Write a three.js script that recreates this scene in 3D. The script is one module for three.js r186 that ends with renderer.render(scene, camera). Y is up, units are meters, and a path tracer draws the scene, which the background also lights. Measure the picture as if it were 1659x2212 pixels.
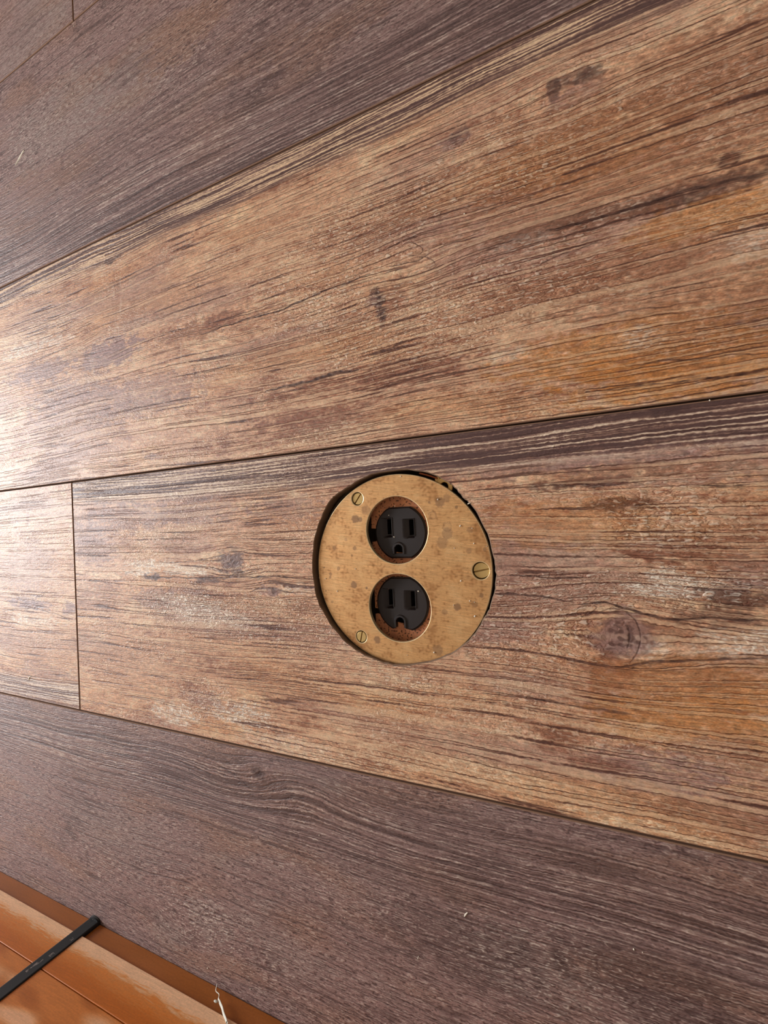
import * as THREE from 'three';
import { RectAreaLightUniformsLib } from 'three/addons/lights/RectAreaLightUniformsLib.js';
import { mergeGeometries } from 'three/addons/utils/BufferGeometryUtils.js';

// ------------------------------------------------------------------ camera, sky, light, exposure
const W = 1659, H = 2212, FPX = 1029.62, CAM_Y = 0.22;
const camera = new THREE.PerspectiveCamera(2 * Math.atan(H / 2 / FPX) * 180 / Math.PI, W / H, 0.01, 30);
// world axes: x along the planks, y up, z across the planks; the phone hangs 22 cm over the floor
const AX = new THREE.Vector3(0.89400568, -0.44551138, 0.04768077);   // picture right
const AY = new THREE.Vector3(0.44523135, 0.89525553, 0.01692869);    // against the view
const AZ = new THREE.Vector3(-0.0502284, 0.00609462, 0.99871916);    // picture down
camera.position.set(0, CAM_Y, 0);
camera.quaternion.setFromRotationMatrix(new THREE.Matrix4().makeBasis(AX, AZ.clone().negate(), AY));

const scene = new THREE.Scene();
scene.background = new THREE.Color(0.85, 0.93, 1.0);
scene.backgroundIntensity = 1.0;
RectAreaLightUniformsLib.init();
const daylight = new THREE.RectAreaLight(new THREE.Color(0.955, 0.965, 1.0), 46, 0.80, 0.76);   // sky seen through the window
daylight.position.set(-2.08, 0.72, -0.18);
daylight.lookAt(0, 0.72, -0.18);
scene.add(daylight);

const renderer = new THREE.WebGLRenderer();
renderer.toneMapping = THREE.LinearToneMapping;
renderer.toneMappingExposure = 0.67;
renderer.shadowMap.enabled = true;

// ------------------------------------------------------------------ helpers
const MM = 0.001;
function ray(px, py) {
  return AX.clone().multiplyScalar((px - W / 2) / FPX).addScaledVector(AY, -1).addScaledVector(AZ, (py - H / 2) / FPX);
}
// the point of a horizontal plane at height y (metres) under a photo pixel; and of an upright plane at depth z
function onLevel(px, py, y = 0) { const d = ray(px, py); return d.multiplyScalar((y - CAM_Y) / d.y).add(camera.position); }
function onWall(px, py, z) { const d = ray(px, py); return d.multiplyScalar(z / d.z).add(camera.position); }

function rng(seed) { let a = seed >>> 0; return () => { a = (a + 0x6D2B79F5) | 0; let t = Math.imul(a ^ (a >>> 15), 1 | a); t = (t + Math.imul(t ^ (t >>> 7), 61 | t)) ^ t; return ((t ^ (t >>> 14)) >>> 0) / 4294967296; }; }
const R0 = rng(77);
const PERM = new Uint16Array(1024), GX = new Float32Array(512), GY = new Float32Array(512);
{
  const p = Array.from({ length: 512 }, (_, i) => i);
  for (let i = 511; i > 0; i--) { const j = Math.floor(R0() * (i + 1)); [p[i], p[j]] = [p[j], p[i]]; }
  for (let i = 0; i < 1024; i++) PERM[i] = p[i & 511];
  for (let i = 0; i < 512; i++) { const a = R0() * Math.PI * 2; GX[i] = Math.cos(a) * 1.5; GY[i] = Math.sin(a) * 1.5; }
}
function n2(x, y) {                                  // gradient noise, about -1 to 1
  const fx = Math.floor(x), fy = Math.floor(y), X = fx & 511, Y = fy & 511;
  const u = x - fx, v = y - fy;
  const a = PERM[X] + Y, b = PERM[X + 1] + Y;
  const h0 = PERM[a & 1023], h1 = PERM[b & 1023], h2 = PERM[(a + 1) & 1023], h3 = PERM[(b + 1) & 1023];
  const su = u * u * u * (u * (u * 6 - 15) + 10), sv = v * v * v * (v * (v * 6 - 15) + 10);
  const p = GX[h0] * u + GY[h0] * v, q = GX[h1] * (u - 1) + GY[h1] * v;
  const r = GX[h2] * u + GY[h2] * (v - 1), s = GX[h3] * (u - 1) + GY[h3] * (v - 1);
  const m = p + su * (q - p), o = r + su * (s - r);
  return m + sv * (o - m);
}
const sst = (a, b, x) => { let t = (x - a) / (b - a); t = t < 0 ? 0 : t > 1 ? 1 : t; return t * t * (3 - 2 * t); };

function numbered() { const c = {}; return n => { c[n] = (c[n] ?? -1) + 1; return c[n] ? `${n}_${String(c[n]).padStart(3, '0')}` : n; }; }
const topName = numbered();
function shade(o) { o.traverse(m => { if (m.isMesh) { m.castShadow = true; m.receiveShadow = true; } }); return o; }
function add(name, o, data) { o.name = topName(name); Object.assign(o.userData, data); scene.add(shade(o)); return o; }
function part(name, geo, mat, parent, label) { const m = new THREE.Mesh(geo, mat); m.name = name; if (label) m.userData.label = label; parent.add(m); return m; }
function box(x0, x1, y0, y1, z0, z1) { const g = new THREE.BoxGeometry(x1 - x0, y1 - y0, z1 - z0); g.translate((x0 + x1) / 2, (y0 + y1) / 2, (z0 + z1) / 2); return g; }
function dataTex(arr, w, h, srgb, wrapS = THREE.MirroredRepeatWrapping, wrapT = THREE.ClampToEdgeWrapping) {
  const t = new THREE.DataTexture(arr, w, h, THREE.RGBAFormat);
  t.magFilter = THREE.LinearFilter; t.minFilter = THREE.LinearFilter; t.wrapS = wrapS; t.wrapT = wrapT;
  if (srgb) t.colorSpace = THREE.SRGBColorSpace;
  t.needsUpdate = true; return t;
}

// ------------------------------------------------------------------ layout of the floor (metres)
const ZA = -0.0405013, PW = 0.1736594, ZE = 0.2876556;      // a seam, the plank width, the wall
const XJ = -0.3745923, XK = -0.3514890;                     // two end joints in view
const ROOM = { x0: -2.0, x1: 1.5, z0: -2.9, z1: ZE, h: 2.4 };
const PLANK_T = 0.006;

// ------------------------------------------------------------------ printed wood decor of the vinyl planks
// one painter: x, v in millimetres (v from the upper seam of the plank), features given where the photo shows them
const C = {
  tan: [206, 160, 127], pale: [236, 204, 166], brown: [156, 108, 80], dark: [54, 30, 26], purple: [148, 116, 111], orange: [190, 122, 60], chalk: [238, 224, 206], red: [122, 72, 54],
  dtan: [160, 136, 120], dbase: [142, 113, 107], ddark: [64, 45, 43], dbrown: [146, 108, 88], dgrey: [150, 136, 128], dpale: [214, 197, 182], ring: [238, 216, 190],
};
for (const k in C) C[k] = Float64Array.from(C[k]);
const BDK = Float64Array.from([84, 60, 58]), BMD = Float64Array.from([158, 124, 108]), CRK = Float64Array.from([46, 26, 24]), BVL = Float64Array.from([84, 62, 57]);
function toMM(px, py, rowTop) { const p = onLevel(px, py, 0); return [p.x * 1000, (p.z - rowTop) * 1000]; }
function woodTexture(o) {
  const { w, h, x0, len, rowTop, seed, dark } = o;
  const col = new Uint8Array(w * h * 4), hgt = new Uint8Array(w * h * 4);
  const blobs = (o.blobs || []).map(([px, py, rx, rv, c, k, soft = 1]) => { const [x, v] = toMM(px, py, rowTop); return { x, v, rx, rv, c: C[c] || null, kind: c, k, soft }; });
  const knots = (o.knots || []).map(([px, py, r, s]) => { const [x, v] = toMM(px, py, rowTop); return { x, v, r, s }; });
  const segs = [];
  for (const cr of o.cracks || []) {
    const sp = new THREE.CatmullRomCurve3(cr.p.map(([a, b]) => { const q = toMM(a, b, rowTop); return new THREE.Vector3(q[0], q[1], 0); })), n = (cr.p.length - 1) * 4;
    const wd = t => cr.w * Math.min(1, 0.3 + 4 * Math.min(t, 1 - t)) * (0.8 + 0.5 * n2(t * n * 0.9 + seed, cr.p[0][0]));
    for (let i = 0; i < n; i++) { const a = sp.getPoint(i / n), b = sp.getPoint((i + 1) / n); segs.push({ ax: a.x, av: a.y, bx: b.x, bv: b.y, w0: wd(i / n), w1: wd((i + 1) / n), k: cr.k ?? 0.9 }); }
  }
  const bands = o.bands || [];       // [v centre, half width, strength, drift]
  const S = seed * 17.31, c = new Float64Array(3), HB = new Array(80), HM = new Float64Array(80);
  const bends = (o.bends || []).map(([px, py, rx, rv, a]) => { const [x, v] = toMM(px, py, rowTop); return { x, v, rx, rv, a }; });
  const mix = (t, k) => { if (k <= 0) return; if (k > 1) k = 1; c[0] += (t[0] - c[0]) * k; c[1] += (t[1] - c[1]) * k; c[2] += (t[2] - c[2]) * k; };
  const mul = k => { c[0] *= k; c[1] *= k; c[2] *= k; };
  for (let j = 0; j < h; j++) {
    const v = (j + 0.5) / h * PW * 1000;
    const rowBlobs = blobs.filter(b => Math.abs(v - b.v) < 1.8 * b.rv), rowSegs = segs.filter(q => v > Math.min(q.av, q.bv) - 3 && v < Math.max(q.av, q.bv) + 3), rowKnots = knots.filter(q => Math.abs(v - q.v) < q.r * 3.4), rowBends = bends.filter(q => Math.abs(v - q.v) < q.rv * 2.4);
    let wa = 0, wb = 0, ma = 0, npur = 0, nor = 0, nru = 0, nsw = 0, ndb = 0;
    for (let i = 0; i < w; i++) {
      const x = x0 + (i + 0.5) / w * len;
      // grain lines bend with slow waves and part around the knots
      const fresh = (i & 3) === 0;
      if (fresh) { wa = n2(x / 210 + S, v / 70 + S); wb = n2(x / 62 + S * 2, v / 21); }
      let wv = v + o.wave * 5 * wa + o.wave * 1.1 * wb + 0.30 * n2(x / 7, v / 2.4 + S) + (o.crinkle ?? 0.24) * n2(x / 1.8 + S, v / 1.1);
      for (const q of rowBends) { const dx = (x - q.x) / q.rx, dv = (v - q.v) / q.rv, e = dx * dx + dv * dv; if (e < 5.5) wv += q.a * Math.exp(-e); }
      let knotIn = 0;
      for (const q of rowKnots) {
        const dx = (x - q.x) / (q.r * 2.3), dv = (v - q.v) / q.r, e = dx * dx + dv * dv * 0.55;
        if (e < 6) { const g = Math.exp(-e); wv -= (v - q.v) * q.s * g; if (e < 0.35) knotIn = Math.max(knotIn, 1 - e / 0.35); }
      }
      const jag = n2(x / 9 + S, v / 3.2), jag2 = n2(x / 2.6, v / 1.5 + S);
      const f1 = n2(x / (dark ? 4.2 : 3.0) + 0.7 * jag2, wv / (dark ? 0.62 : 0.8) + S), f2 = n2(x / 1.5 + S, wv / 0.45), nf = n2(x / 0.9 - S, wv / 0.3);
      const speck = 0.35 + 0.9 * sst(-0.35, 0.45, f1 + 0.6 * f2);
      // features
      let rough = 0, mott = 0, flat = 0, saw = 0, bumpUp = 0;
      let nh = 0;
      for (const b of rowBlobs) {
        const dx = (x - b.x) / b.rx, dv = (v - b.v) / b.rv;
        if (dx > 1.8 || dx < -1.8 || dv > 1.8 || dv < -1.8) continue;
        const d = dx * dx + dv * dv + 0.8 * jag + 0.45 * jag2 + 0.3 * wb, m = (1 - sst(0.25, 0.25 + 0.95 * b.soft, d)) * b.k;
        if (m <= 0) continue;
        if (b.kind === 'rough') rough += m; else if (b.kind === 'mott') mott += m; else if (b.kind === 'flat') flat = Math.max(flat, m); else if (b.kind === 'saw') saw += m; else if (b.kind === 'lump') bumpUp += Math.max(0, 1 - dx * dx - dv * dv) * b.k; else { HB[nh] = b.c; HM[nh++] = b.kind === 'chalk' || b.kind === 'pale' || b.kind === 'dgrey' ? m * speck : m; }
      }
      const fib = 0.55 * n2(x / 11, wv / 0.62 + S) + 0.45 * n2(x / 4.5 + S, wv / 0.30);
      if (fresh) { ma = n2(x / 58 + S, wv / 17); if (dark) ndb = n2(x / 70 + 3 * S, wv / 22); else { npur = n2(x / 120 + 3 * S, wv / 28); nor = n2(x / 100 - S, wv / 25 + 9); nru = n2(x / 45 + 5 * S, v / 17 - S); nsw = n2(x / 28 - S, v / 34); } }
      const m1 = 0.62 * ma + 0.5 * n2(x / 19, wv / 5.5 + S), m2 = n2(x / 7.5 + S, wv / 2.2), m3 = n2(x / 2.8, wv / 1.1 + S);
      const r1 = n2(x / 300 + S, wv / 2.3), r2 = n2(x / 90, wv / 1.1 + S), br = n2(x / 26 + S, wv / 2.5), br2 = n2(x / 9, wv / 2 + S);
      let hh = 0.62;
      let band = 0;
      for (const b of bands) { const q = Math.abs(v + (b[3] || 0) * (x - x0) / len - b[0] + 2.2 * wa * 2) / b[1]; band = Math.max(band, (1 - sst(0.55, 1.25, q + 0.25 * br)) * b[2]); }
      if (!dark) {
        const t = 0.75 * m1 + 0.42 * m2 + 0.36 * m3 + mott;
        c[0] = C.tan[0]; c[1] = C.tan[1]; c[2] = C.tan[2];
        mix(C.pale, sst(0.0, 0.6, -t) * 0.8);
        mix(C.brown, sst(0.12, 0.66, t) * 0.68);
        mix(C.red, sst(0.30, 0.95, t + 0.5 * m3) * 0.55);
        mix(C.purple, sst(0.0, 0.6, npur) * 0.45);
        mix(C.orange, sst(0.05, 0.7, nor) * 0.25);
        for (let q = 0; q < nh; q++) mix(HB[q], HM[q]);
        const clean = 1 - 0.75 * flat;
        mul(1 + 0.22 * fib + 0.16 * m3 * clean + 0.08 * jag2 + 0.16 * nf);
        // flaky, scaly places: short cracked cells with raised pale lips
        const ru = Math.min(1, Math.max(0, rough + 0.40 * sst(-0.2, 0.6, nru) + 0.22));
        const lip = sst(0.18, 0.6, f1 + 0.35 * f2), crk = 1 - sst(0.0, 0.16, Math.abs(f1 + 0.4 * f2 + 0.1));
        mix(C.chalk, lip * ru * 0.62); mix(C.red, crk * ru * 0.70);
        hh += ru * (0.22 * lip - 0.25 * crk);
        // late-wood lines: thin, broken, wavering
        const l1 = (1 - sst(0.015, 0.085, Math.abs(r1))) * sst(-0.3, 0.2, br + 0.25 + 0.3 * jag2) * (1 - knotIn);
        const l2 = (1 - sst(0.03, 0.14, Math.abs(r2))) * sst(0.05, 0.5, br2 + 0.3 * br) * (1 - knotIn);
        mix(C.pale, sst(0.1, 0.2, r1) * (1 - sst(0.24, 0.5, r1)) * 0.45); mix(C.red, l1 * 0.35 * clean); mix(C.dark, l1 * (o.ink ?? 0.66) * (0.45 + 0.55 * clean) * (0.75 + 0.25 * jag2)); mix(C.red, l2 * 0.46 * clean);  // pale lip beside each line is a highlight put into the printed colour
        hh += -0.34 * l1 - 0.16 * l2 + 0.09 * fib + 0.05 * m3;
        // traces of the saw across the grain
        const sw = sst(0.25, 0.6, n2(x / 2.4 + S, v / 16)) * sst(0.0, 0.6, nsw + saw - 0.5);
        mix(C.chalk, sw * 0.26);
      } else {
        c[0] = C.dbase[0]; c[1] = C.dbase[1]; c[2] = C.dbase[2];
        const t = 0.8 * m1 + 0.3 * m2;
        mix(C.ddark, sst(0.05, 0.8, t) * 0.5);
        mix(C.dgrey, sst(0.05, 0.8, -t) * 0.45);
        mix(C.dbrown, sst(0.0, 0.6, ndb) * 0.5);
        for (let q = 0; q < nh; q++) mix(HB[q], HM[q]);
        mul(1 + 0.19 * fib + 0.15 * nf);
        const fl = sst(0.2, 0.6, f1 + 0.55 * f2), pr = sst(0.22, 0.65, -f1 + 0.45 * f2);
        const quiet = 1 - 0.6 * flat;
        mix(C.dpale, fl * 0.68 * quiet * (0.7 + 0.5 * rough)); mix(C.ddark, pr * 0.68 * quiet);
        const sw = sst(0.2, 0.6, n2((x + 1.2 * v) / 3.0 + S, (v - 0.4 * x) / 11)) * rough;
        mix(C.dgrey, sw * 0.35);
        const l1 = (1 - sst(0.03, 0.15, Math.abs(r1))) * sst(-0.3, 0.2, br + 0.15);
        mix(C.ddark, l1 * 0.5 * quiet);
        hh += 0.12 * fl - 0.15 * pr - 0.22 * l1 + 0.08 * fib + 0.1 * sw;
      }
      if (band > 0) {                                  // close dark and pale rings beside a seam
        const s1 = n2(x / 240 + S, wv / 0.95), s2 = n2(x / 50, wv / 0.7 + S), s = s1 + 0.62 * s2 + 0.16 * jag2 + 0.12 * nf;
        const up = sst(-0.45, 0.25, s), hot = sst(dark ? 0.1 : -0.04, dark ? 0.5 : 0.36, s + 0.22 * br);
        const dk = dark ? C.ddark : BDK, md = dark ? C.dbase : BMD, pl = dark ? C.dpale : C[o.bandPale || 'chalk'];
        const k = band * (dark ? 0.75 : 0.92);
        const k0 = c[0], k1 = c[1], k2 = c[2];
        c[0] = dk[0]; c[1] = dk[1]; c[2] = dk[2]; mix(md, up); mix(pl, hot * (dark ? 0.66 * (0.5 + speck) * sst(-0.5, 0.3, br2) : 0.95 * (0.6 + 0.4 * speck))); mul(1 + 0.1 * fib);
        c[0] = k0 + (c[0] - k0) * k; c[1] = k1 + (c[1] - k1) * k; c[2] = k2 + (c[2] - k2) * k;
        hh += k * (0.34 * up - 0.25);
      }
      for (const q of rowKnots) {                         // the knots' own rings
        const dx = (x - q.x) / (q.r * 1.15), dv = (v - q.v) / (q.r * 0.75), e = Math.sqrt(dx * dx + dv * dv) + 0.35 * jag;
        if (e < 1.05 && q.s > 0.5) { const rg = sst(-0.3, 0.4, jag2 + 0.6 * m3 + 0.3 * Math.sin(e * 9)); mix(dark ? C.ddark : C.purple, (1 - sst(0.45, 1.05, e)) * 0.5); mix(C.dark, (1 - sst(0.3, 1, e)) * rg * 0.5); hh -= 0.15 * rg * (1 - sst(0.5, 1, e)); }
      }
      let cm = 0;
      for (const q of rowSegs) {
        if (x < Math.min(q.ax, q.bx) - 3 || x > Math.max(q.ax, q.bx) + 3) continue;
        const lx = q.bx - q.ax, lv = q.bv - q.av, l2 = lx * lx + lv * lv;
        let tt = ((x - q.ax) * lx + (v - q.av) * lv) / l2; tt = tt < 0 ? 0 : tt > 1 ? 1 : tt;
        const ddx = x - q.ax - tt * lx, ddv = v - q.av - tt * lv;
        if (ddv > 5 || ddv < -5 || ddx > 5 || ddx < -5) continue;
        const wd = q.w0 + (q.w1 - q.w0) * tt, dj = ddv + 0.7 * jag + 0.2 * jag2, d = Math.sqrt(ddx * ddx + dj * dj) / wd;
        const m = (1 - sst(0.35, 1.1, d)) * q.k * (0.75 + 0.4 * jag2);
        if (m > cm) cm = m;
      }
      if (cm > 0) { mix(CRK, cm); hh -= 0.4 * cm; }
      hh += bumpUp;
      if (o.bevelBand && v < o.bevelBand) { mix(BVL, (1 - sst(o.bevelBand - 0.5, o.bevelBand, v + 0.15 * jag2)) * 0.9); }
      const at = (j * w + i) * 4;
      col[at] = c[0] < 0 ? 0 : c[0] > 255 ? 255 : c[0]; col[at + 1] = c[1] < 0 ? 0 : c[1] > 255 ? 255 : c[1]; col[at + 2] = c[2] < 0 ? 0 : c[2] > 255 ? 255 : c[2]; col[at + 3] = 255;
      const hb = hh < 0 ? 0 : hh > 1 ? 255 : hh * 255; hgt[at] = hgt[at + 1] = hgt[at + 2] = hb; hgt[at + 3] = 255;
    }
  }
  const mat = new THREE.MeshPhysicalMaterial({ specularIntensity: o.spec ?? 0.7, map: dataTex(col, w, h, true), bumpMap: dataTex(hgt, w, h, false), bumpScale: o.relief ?? 0.0006, roughness: o.gloss ?? 0.52, metalness: 0 });
  mat.userData.span = [x0, len];
  return mat;
}
const row = k => ZA + k * PW;
const decor = {
  // the light plank between the two upper seams
  upperLight: woodTexture({
    w: 2048, h: 1280, x0: -490, len: 570, rowTop: row(-1), seed: 1, wave: 1, bevelBand: 1.6, crinkle: 0.13, ink: 0.8,
    bands: [[8, 11, 1, 3]], bandPale: 'pale',
    knots: [[900, 555, 9, 0.48], [1235, 200, 9, 0.42], [225, 748, 10, 0.5], [1600, 590, 10, 0.4]],
    cracks: [{ p: [[434, 722], [545, 686], [600, 672], [700, 630], [800, 592]], w: 0.8, k: 0.85 }, { p: [[574, 845], [670, 823], [720, 808], [775, 799]], w: 1.5, k: 0.85 }, { p: [[835, 575], [905, 562], [960, 530], [1050, 508]], w: 0.5, k: 0.7 }, { p: [[0, 800], [60, 785], [110, 765], [160, 742]], w: 0.9, k: 0.55 }, { p: [[1180, 498], [1350, 455], [1500, 408], [1659, 372]], w: 1.0, k: 0.6 }, { p: [[1150, 575], [1230, 545], [1300, 520]], w: 0.6, k: 0.6 }, { p: [[862, 534], [882, 522], [902, 528], [914, 541], [898, 553], [874, 547]], w: 0.45, k: 0.6 }, { p: [[884, 562], [905, 556], [932, 560], [942, 574], [922, 586], [896, 580]], w: 0.4, k: 0.5 }, { p: [[1250, 850], [1400, 832], [1560, 815], [1659, 803]], w: 0.6, k: 0.6 }, { p: [[1350, 790], [1500, 775], [1659, 762]], w: 0.55, k: 0.55 }, { p: [[1200, 700], [1360, 672], [1480, 655]], w: 0.5, k: 0.5 }],
    blobs: [
      [60, 752, 44, 7, 'chalk', 0.75, 0.5], [130, 735, 26, 4, 'chalk', 0.6, 0.6], [60, 720, 60, 8, 'pale', 0.6], [230, 765, 40, 11, 'purple', 0.9], [80, 805, 50, 9, 'purple', 0.85], [150, 900, 70, 26, 'purple', 0.5], [330, 850, 50, 14, 'purple', 0.4], [240, 562, 9, 2.2, 'ddark', 0.75], [255, 552, 6, 1.6, 'ddark', 0.6], [420, 715, 32, 7, 'brown', 0.75], [480, 690, 20, 5, 'red', 0.5], [130, 850, 60, 12, 'purple', 0.45], [300, 880, 60, 8, 'purple', 0.35],
      [300, 640, 60, 18, 'flat', 0.8], [500, 560, 60, 20, 'flat', 0.7], [360, 930, 50, 14, 'flat', 0.6], [120, 960, 60, 18, 'flat', 0.8], [400, 620, 55, 16, 'tan', 0.5], [640, 470, 40, 12, 'tan', 0.4],
      [700, 880, 60, 18, 'mott', 0.55], [880, 800, 40, 8, 'red', 0.6], [640, 900, 30, 6, 'red', 0.4], [850, 640, 14, 10, 'red', 0.4], [813, 640, 5, 6, 'ddark', 0.6, 1.2], [822, 662, 3.5, 8, 'ddark', 0.7, 1.0], [826, 690, 2, 5, 'ddark', 0.55, 1.0], [800, 650, 4, 4, 'purple', 0.5],
      [700, 640, 60, 25, 'rough', 0.5], [900, 700, 60, 25, 'rough', 0.7], [800, 480, 50, 18, 'rough', 0.6], [1100, 620, 50, 20, 'rough', 0.5], [1100, 350, 50, 20, 'rough', 0.5],
      [1196, 194, 2.6, 6, 'ddark', 0.6, 1.2], [1215, 176, 3, 2, 'ddark', 0.4, 1.5], [1254, 163, 5, 3, 'ddark', 0.4, 1.6], [1240, 208, 12, 4, 'purple', 0.5, 1.5], [1275, 160, 7, 3, 'ddark', 0.5], [975, 305, 11, 4, 'purple', 0.6], [990, 290, 6, 4, 'ddark', 0.4], [1180, 330, 60, 18, 'brown', 0.5], [1570, 345, 6, 4, 'dark', 0.9, 0.6], [1480, 420, 45, 5, 'dark', 0.55], [1180, 490, 30, 4, 'dark', 0.45], [1110, 524, 11, 3, 'dgrey', 0.65, 1.2], [1165, 508, 9, 3, 'dgrey', 0.6, 1.2], [1330, 455, 14, 3, 'chalk', 0.5],
      [1250, 420, 60, 20, 'brown', 0.5], [1500, 300, 50, 16, 'brown', 0.5], [1100, 420, 40, 10, 'brown', 0.35], [1350, 560, 50, 10, 'red', 0.3], [1350, 750, 55, 14, 'orange', 0.6], [1560, 790, 60, 14, 'orange', 0.7], [1540, 470, 30, 9, 'orange', 0.5], [1300, 300, 50, 16, 'orange', 0.35], [1600, 700, 40, 16, 'brown', 0.4], [1450, 600, 60, 16, 'brown', 0.5], [1200, 640, 40, 10, 'brown', 0.4], [1600, 150, 50, 22, 'brown', 0.55], [1400, 230, 60, 20, 'brown', 0.45], [1640, 520, 14, 8, 'chalk', 0.4], [1380, 730, 12, 5, 'chalk', 0.45], [1100, 765, 10, 4, 'chalk', 0.45],  // brown ones deepen the right side: light fall-off painted over real tone
      [1000, 940, 60, 5, 'tan', 0.5], [330, 985, 10, 2.5, 'purple', 0.7], [720, 940, 40, 6, 'pale', 0.45], [895, 565, 9, 6, 'tan', 0.8], [900, 552, 10, 5, 'lump', 0.3],
      [400, 720, 9, 60, 'saw', 0.6], [260, 680, 7, 60, 'saw', 0.6], [200, 880, 9, 50, 'saw', 0.6], [520, 880, 6, 60, 'saw', 0.5],
    ],
  }),
  // the plank with the outlet in it
  outletPlank: woodTexture({
    w: 2048, h: 1280, x0: -376, len: 456, rowTop: row(0), seed: 2, wave: 0.8, bevelBand: 1.6, crinkle: 0.2, ink: 0.76,
    bands: [[6, 12, 1, -2]], bandPale: 'ring',
    knots: [[500, 1212, 8, 0.7], [1345, 1375, 13, 0.8], [590, 1277, 5, 0.6], [1090, 1240, 8, 0.3]],
    cracks: [{ p: [[300, 1246], [360, 1247], [440, 1250], [520, 1247], [600, 1246], [684, 1252]], w: 0.6, k: 0.85 }, { p: [[1070, 1244], [1120, 1242], [1200, 1250], [1280, 1247]], w: 0.5, k: 0.75 }, { p: [[1068, 1282], [1100, 1284], [1160, 1288], [1240, 1300]], w: 0.9, k: 0.75 }, { p: [[1250, 1306], [1310, 1302], [1370, 1320], [1440, 1336], [1540, 1336], [1659, 1342]], w: 0.8, k: 0.8 }, { p: [[1330, 1440], [1400, 1432], [1500, 1426], [1580, 1424], [1659, 1420]], w: 0.8, k: 0.7 }, { p: [[540, 1278], [565, 1270], [605, 1273], [640, 1282]], w: 0.6, k: 0.7 }, { p: [[330, 1215], [420, 1212], [490, 1197], [560, 1185]], w: 0.4, k: 0.6 }, { p: [[1140, 1505], [1220, 1522], [1300, 1533], [1370, 1545]], w: 0.8, k: 0.55 }, { p: [[1490, 1050], [1580, 1050], [1620, 1046]], w: 0.5, k: 0.7 }, { p: [[1285, 1330], [1325, 1313], [1365, 1330], [1384, 1372], [1374, 1415], [1348, 1440]], w: 0.5, k: 0.5 }, { p: [[1345, 1335], [1360, 1368], [1354, 1408]], w: 0.8, k: 0.5 }, { p: [[1243, 1318], [1262, 1308], [1290, 1312], [1270, 1328], [1250, 1332]], w: 0.4, k: 0.55 }],
    blobs: [
      [260, 1120, 60, 12, 'purple', 0.6], [420, 1110, 50, 8, 'purple', 0.5], [200, 1180, 26, 16, 'purple', 0.55], [620, 1100, 30, 8, 'purple', 0.4], [210, 1285, 30, 12, 'brown', 0.45],
      [320, 1220, 24, 4.5, 'chalk', 1], [400, 1230, 26, 4, 'chalk', 0.95], [300, 1236, 18, 3, 'chalk', 0.9], [460, 1205, 20, 4, 'pale', 0.7], [540, 1240, 20, 3, 'pale', 0.7], [230, 1245, 22, 2.5, 'pale', 0.7], [500, 1212, 11, 9, 'ddark', 0.6], [330, 1246, 10, 3, 'dark', 0.7], [450, 1252, 14, 2.5, 'dark', 0.55], [580, 1278, 10, 4, 'purple', 0.5], [640, 1272, 14, 4, 'chalk', 0.55],
      [400, 1305, 40, 16, 'rough', 1], [520, 1330, 40, 14, 'rough', 0.9], [650, 1350, 34, 18, 'rough', 0.8], [340, 1290, 24, 8, 'purple', 0.5], [400, 1300, 30, 7, 'chalk', 0.75], [450, 1330, 30, 7, 'chalk', 0.7], [520, 1345, 24, 4, 'chalk', 0.65], [400, 1275, 20, 4, 'purple', 0.5], [330, 1400, 30, 10, 'rough', 0.5],
      [560, 1150, 40, 10, 'tan', 0.5], [280, 1430, 50, 18, 'tan', 0.55], [240, 1480, 40, 18, 'flat', 0.6], [300, 1170, 40, 14, 'rough', 0.35],
      [440, 1510, 30, 14, 'rough', 0.7], [520, 1545, 26, 9, 'chalk', 0.85], [370, 1540, 26, 9, 'chalk', 0.8], [620, 1610, 40, 9, 'chalk', 0.4], [440, 1510, 20, 6, 'purple', 0.4], [700, 1560, 60, 14, 'flat', 0.4], [900, 1640, 60, 8, 'pale', 0.5], [1150, 1700, 60, 7, 'pale', 0.4], [1400, 1790, 30, 4, 'pale', 0.7], [760, 1655, 50, 5, 'pale', 0.4],
      [1345, 1375, 13, 11, 'purple', 0.8], [1290, 1360, 12, 9, 'brown', 0.4], [1420, 1365, 14, 7, 'brown', 0.6], [1400, 1400, 10, 6, 'chalk', 0.5], [1320, 1460, 9, 10, 'red', 0.55], [1300, 1515, 12, 7, 'red', 0.5], [1620, 1395, 18, 7, 'chalk', 0.65], [1550, 1410, 14, 5, 'chalk', 0.35], [1590, 1440, 26, 6, 'brown', 0.5], [1470, 1440, 20, 5, 'brown', 0.4],
      [1440, 1183, 20, 6, 'red', 0.75], [1400, 1130, 12, 8, 'brown', 0.4], [1340, 1090, 16, 3, 'dark', 0.65], [1250, 1045, 24, 2.6, 'dark', 0.7], [1310, 1040, 12, 2.2, 'dark', 0.6], [1430, 1165, 16, 5, 'chalk', 0.45], [1450, 1110, 16, 7, 'chalk', 0.3], [1500, 1275, 26, 4, 'chalk', 0.9], [1440, 1245, 8, 4, 'chalk', 0.85], [1560, 1262, 14, 3, 'chalk', 0.7], [1600, 1290, 16, 6, 'dark', 0.55], [1630, 1240, 12, 8, 'purple', 0.6], [1560, 1330, 16, 5, 'dark', 0.4], [1560, 1180, 22, 14, 'brown', 0.5],
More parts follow.
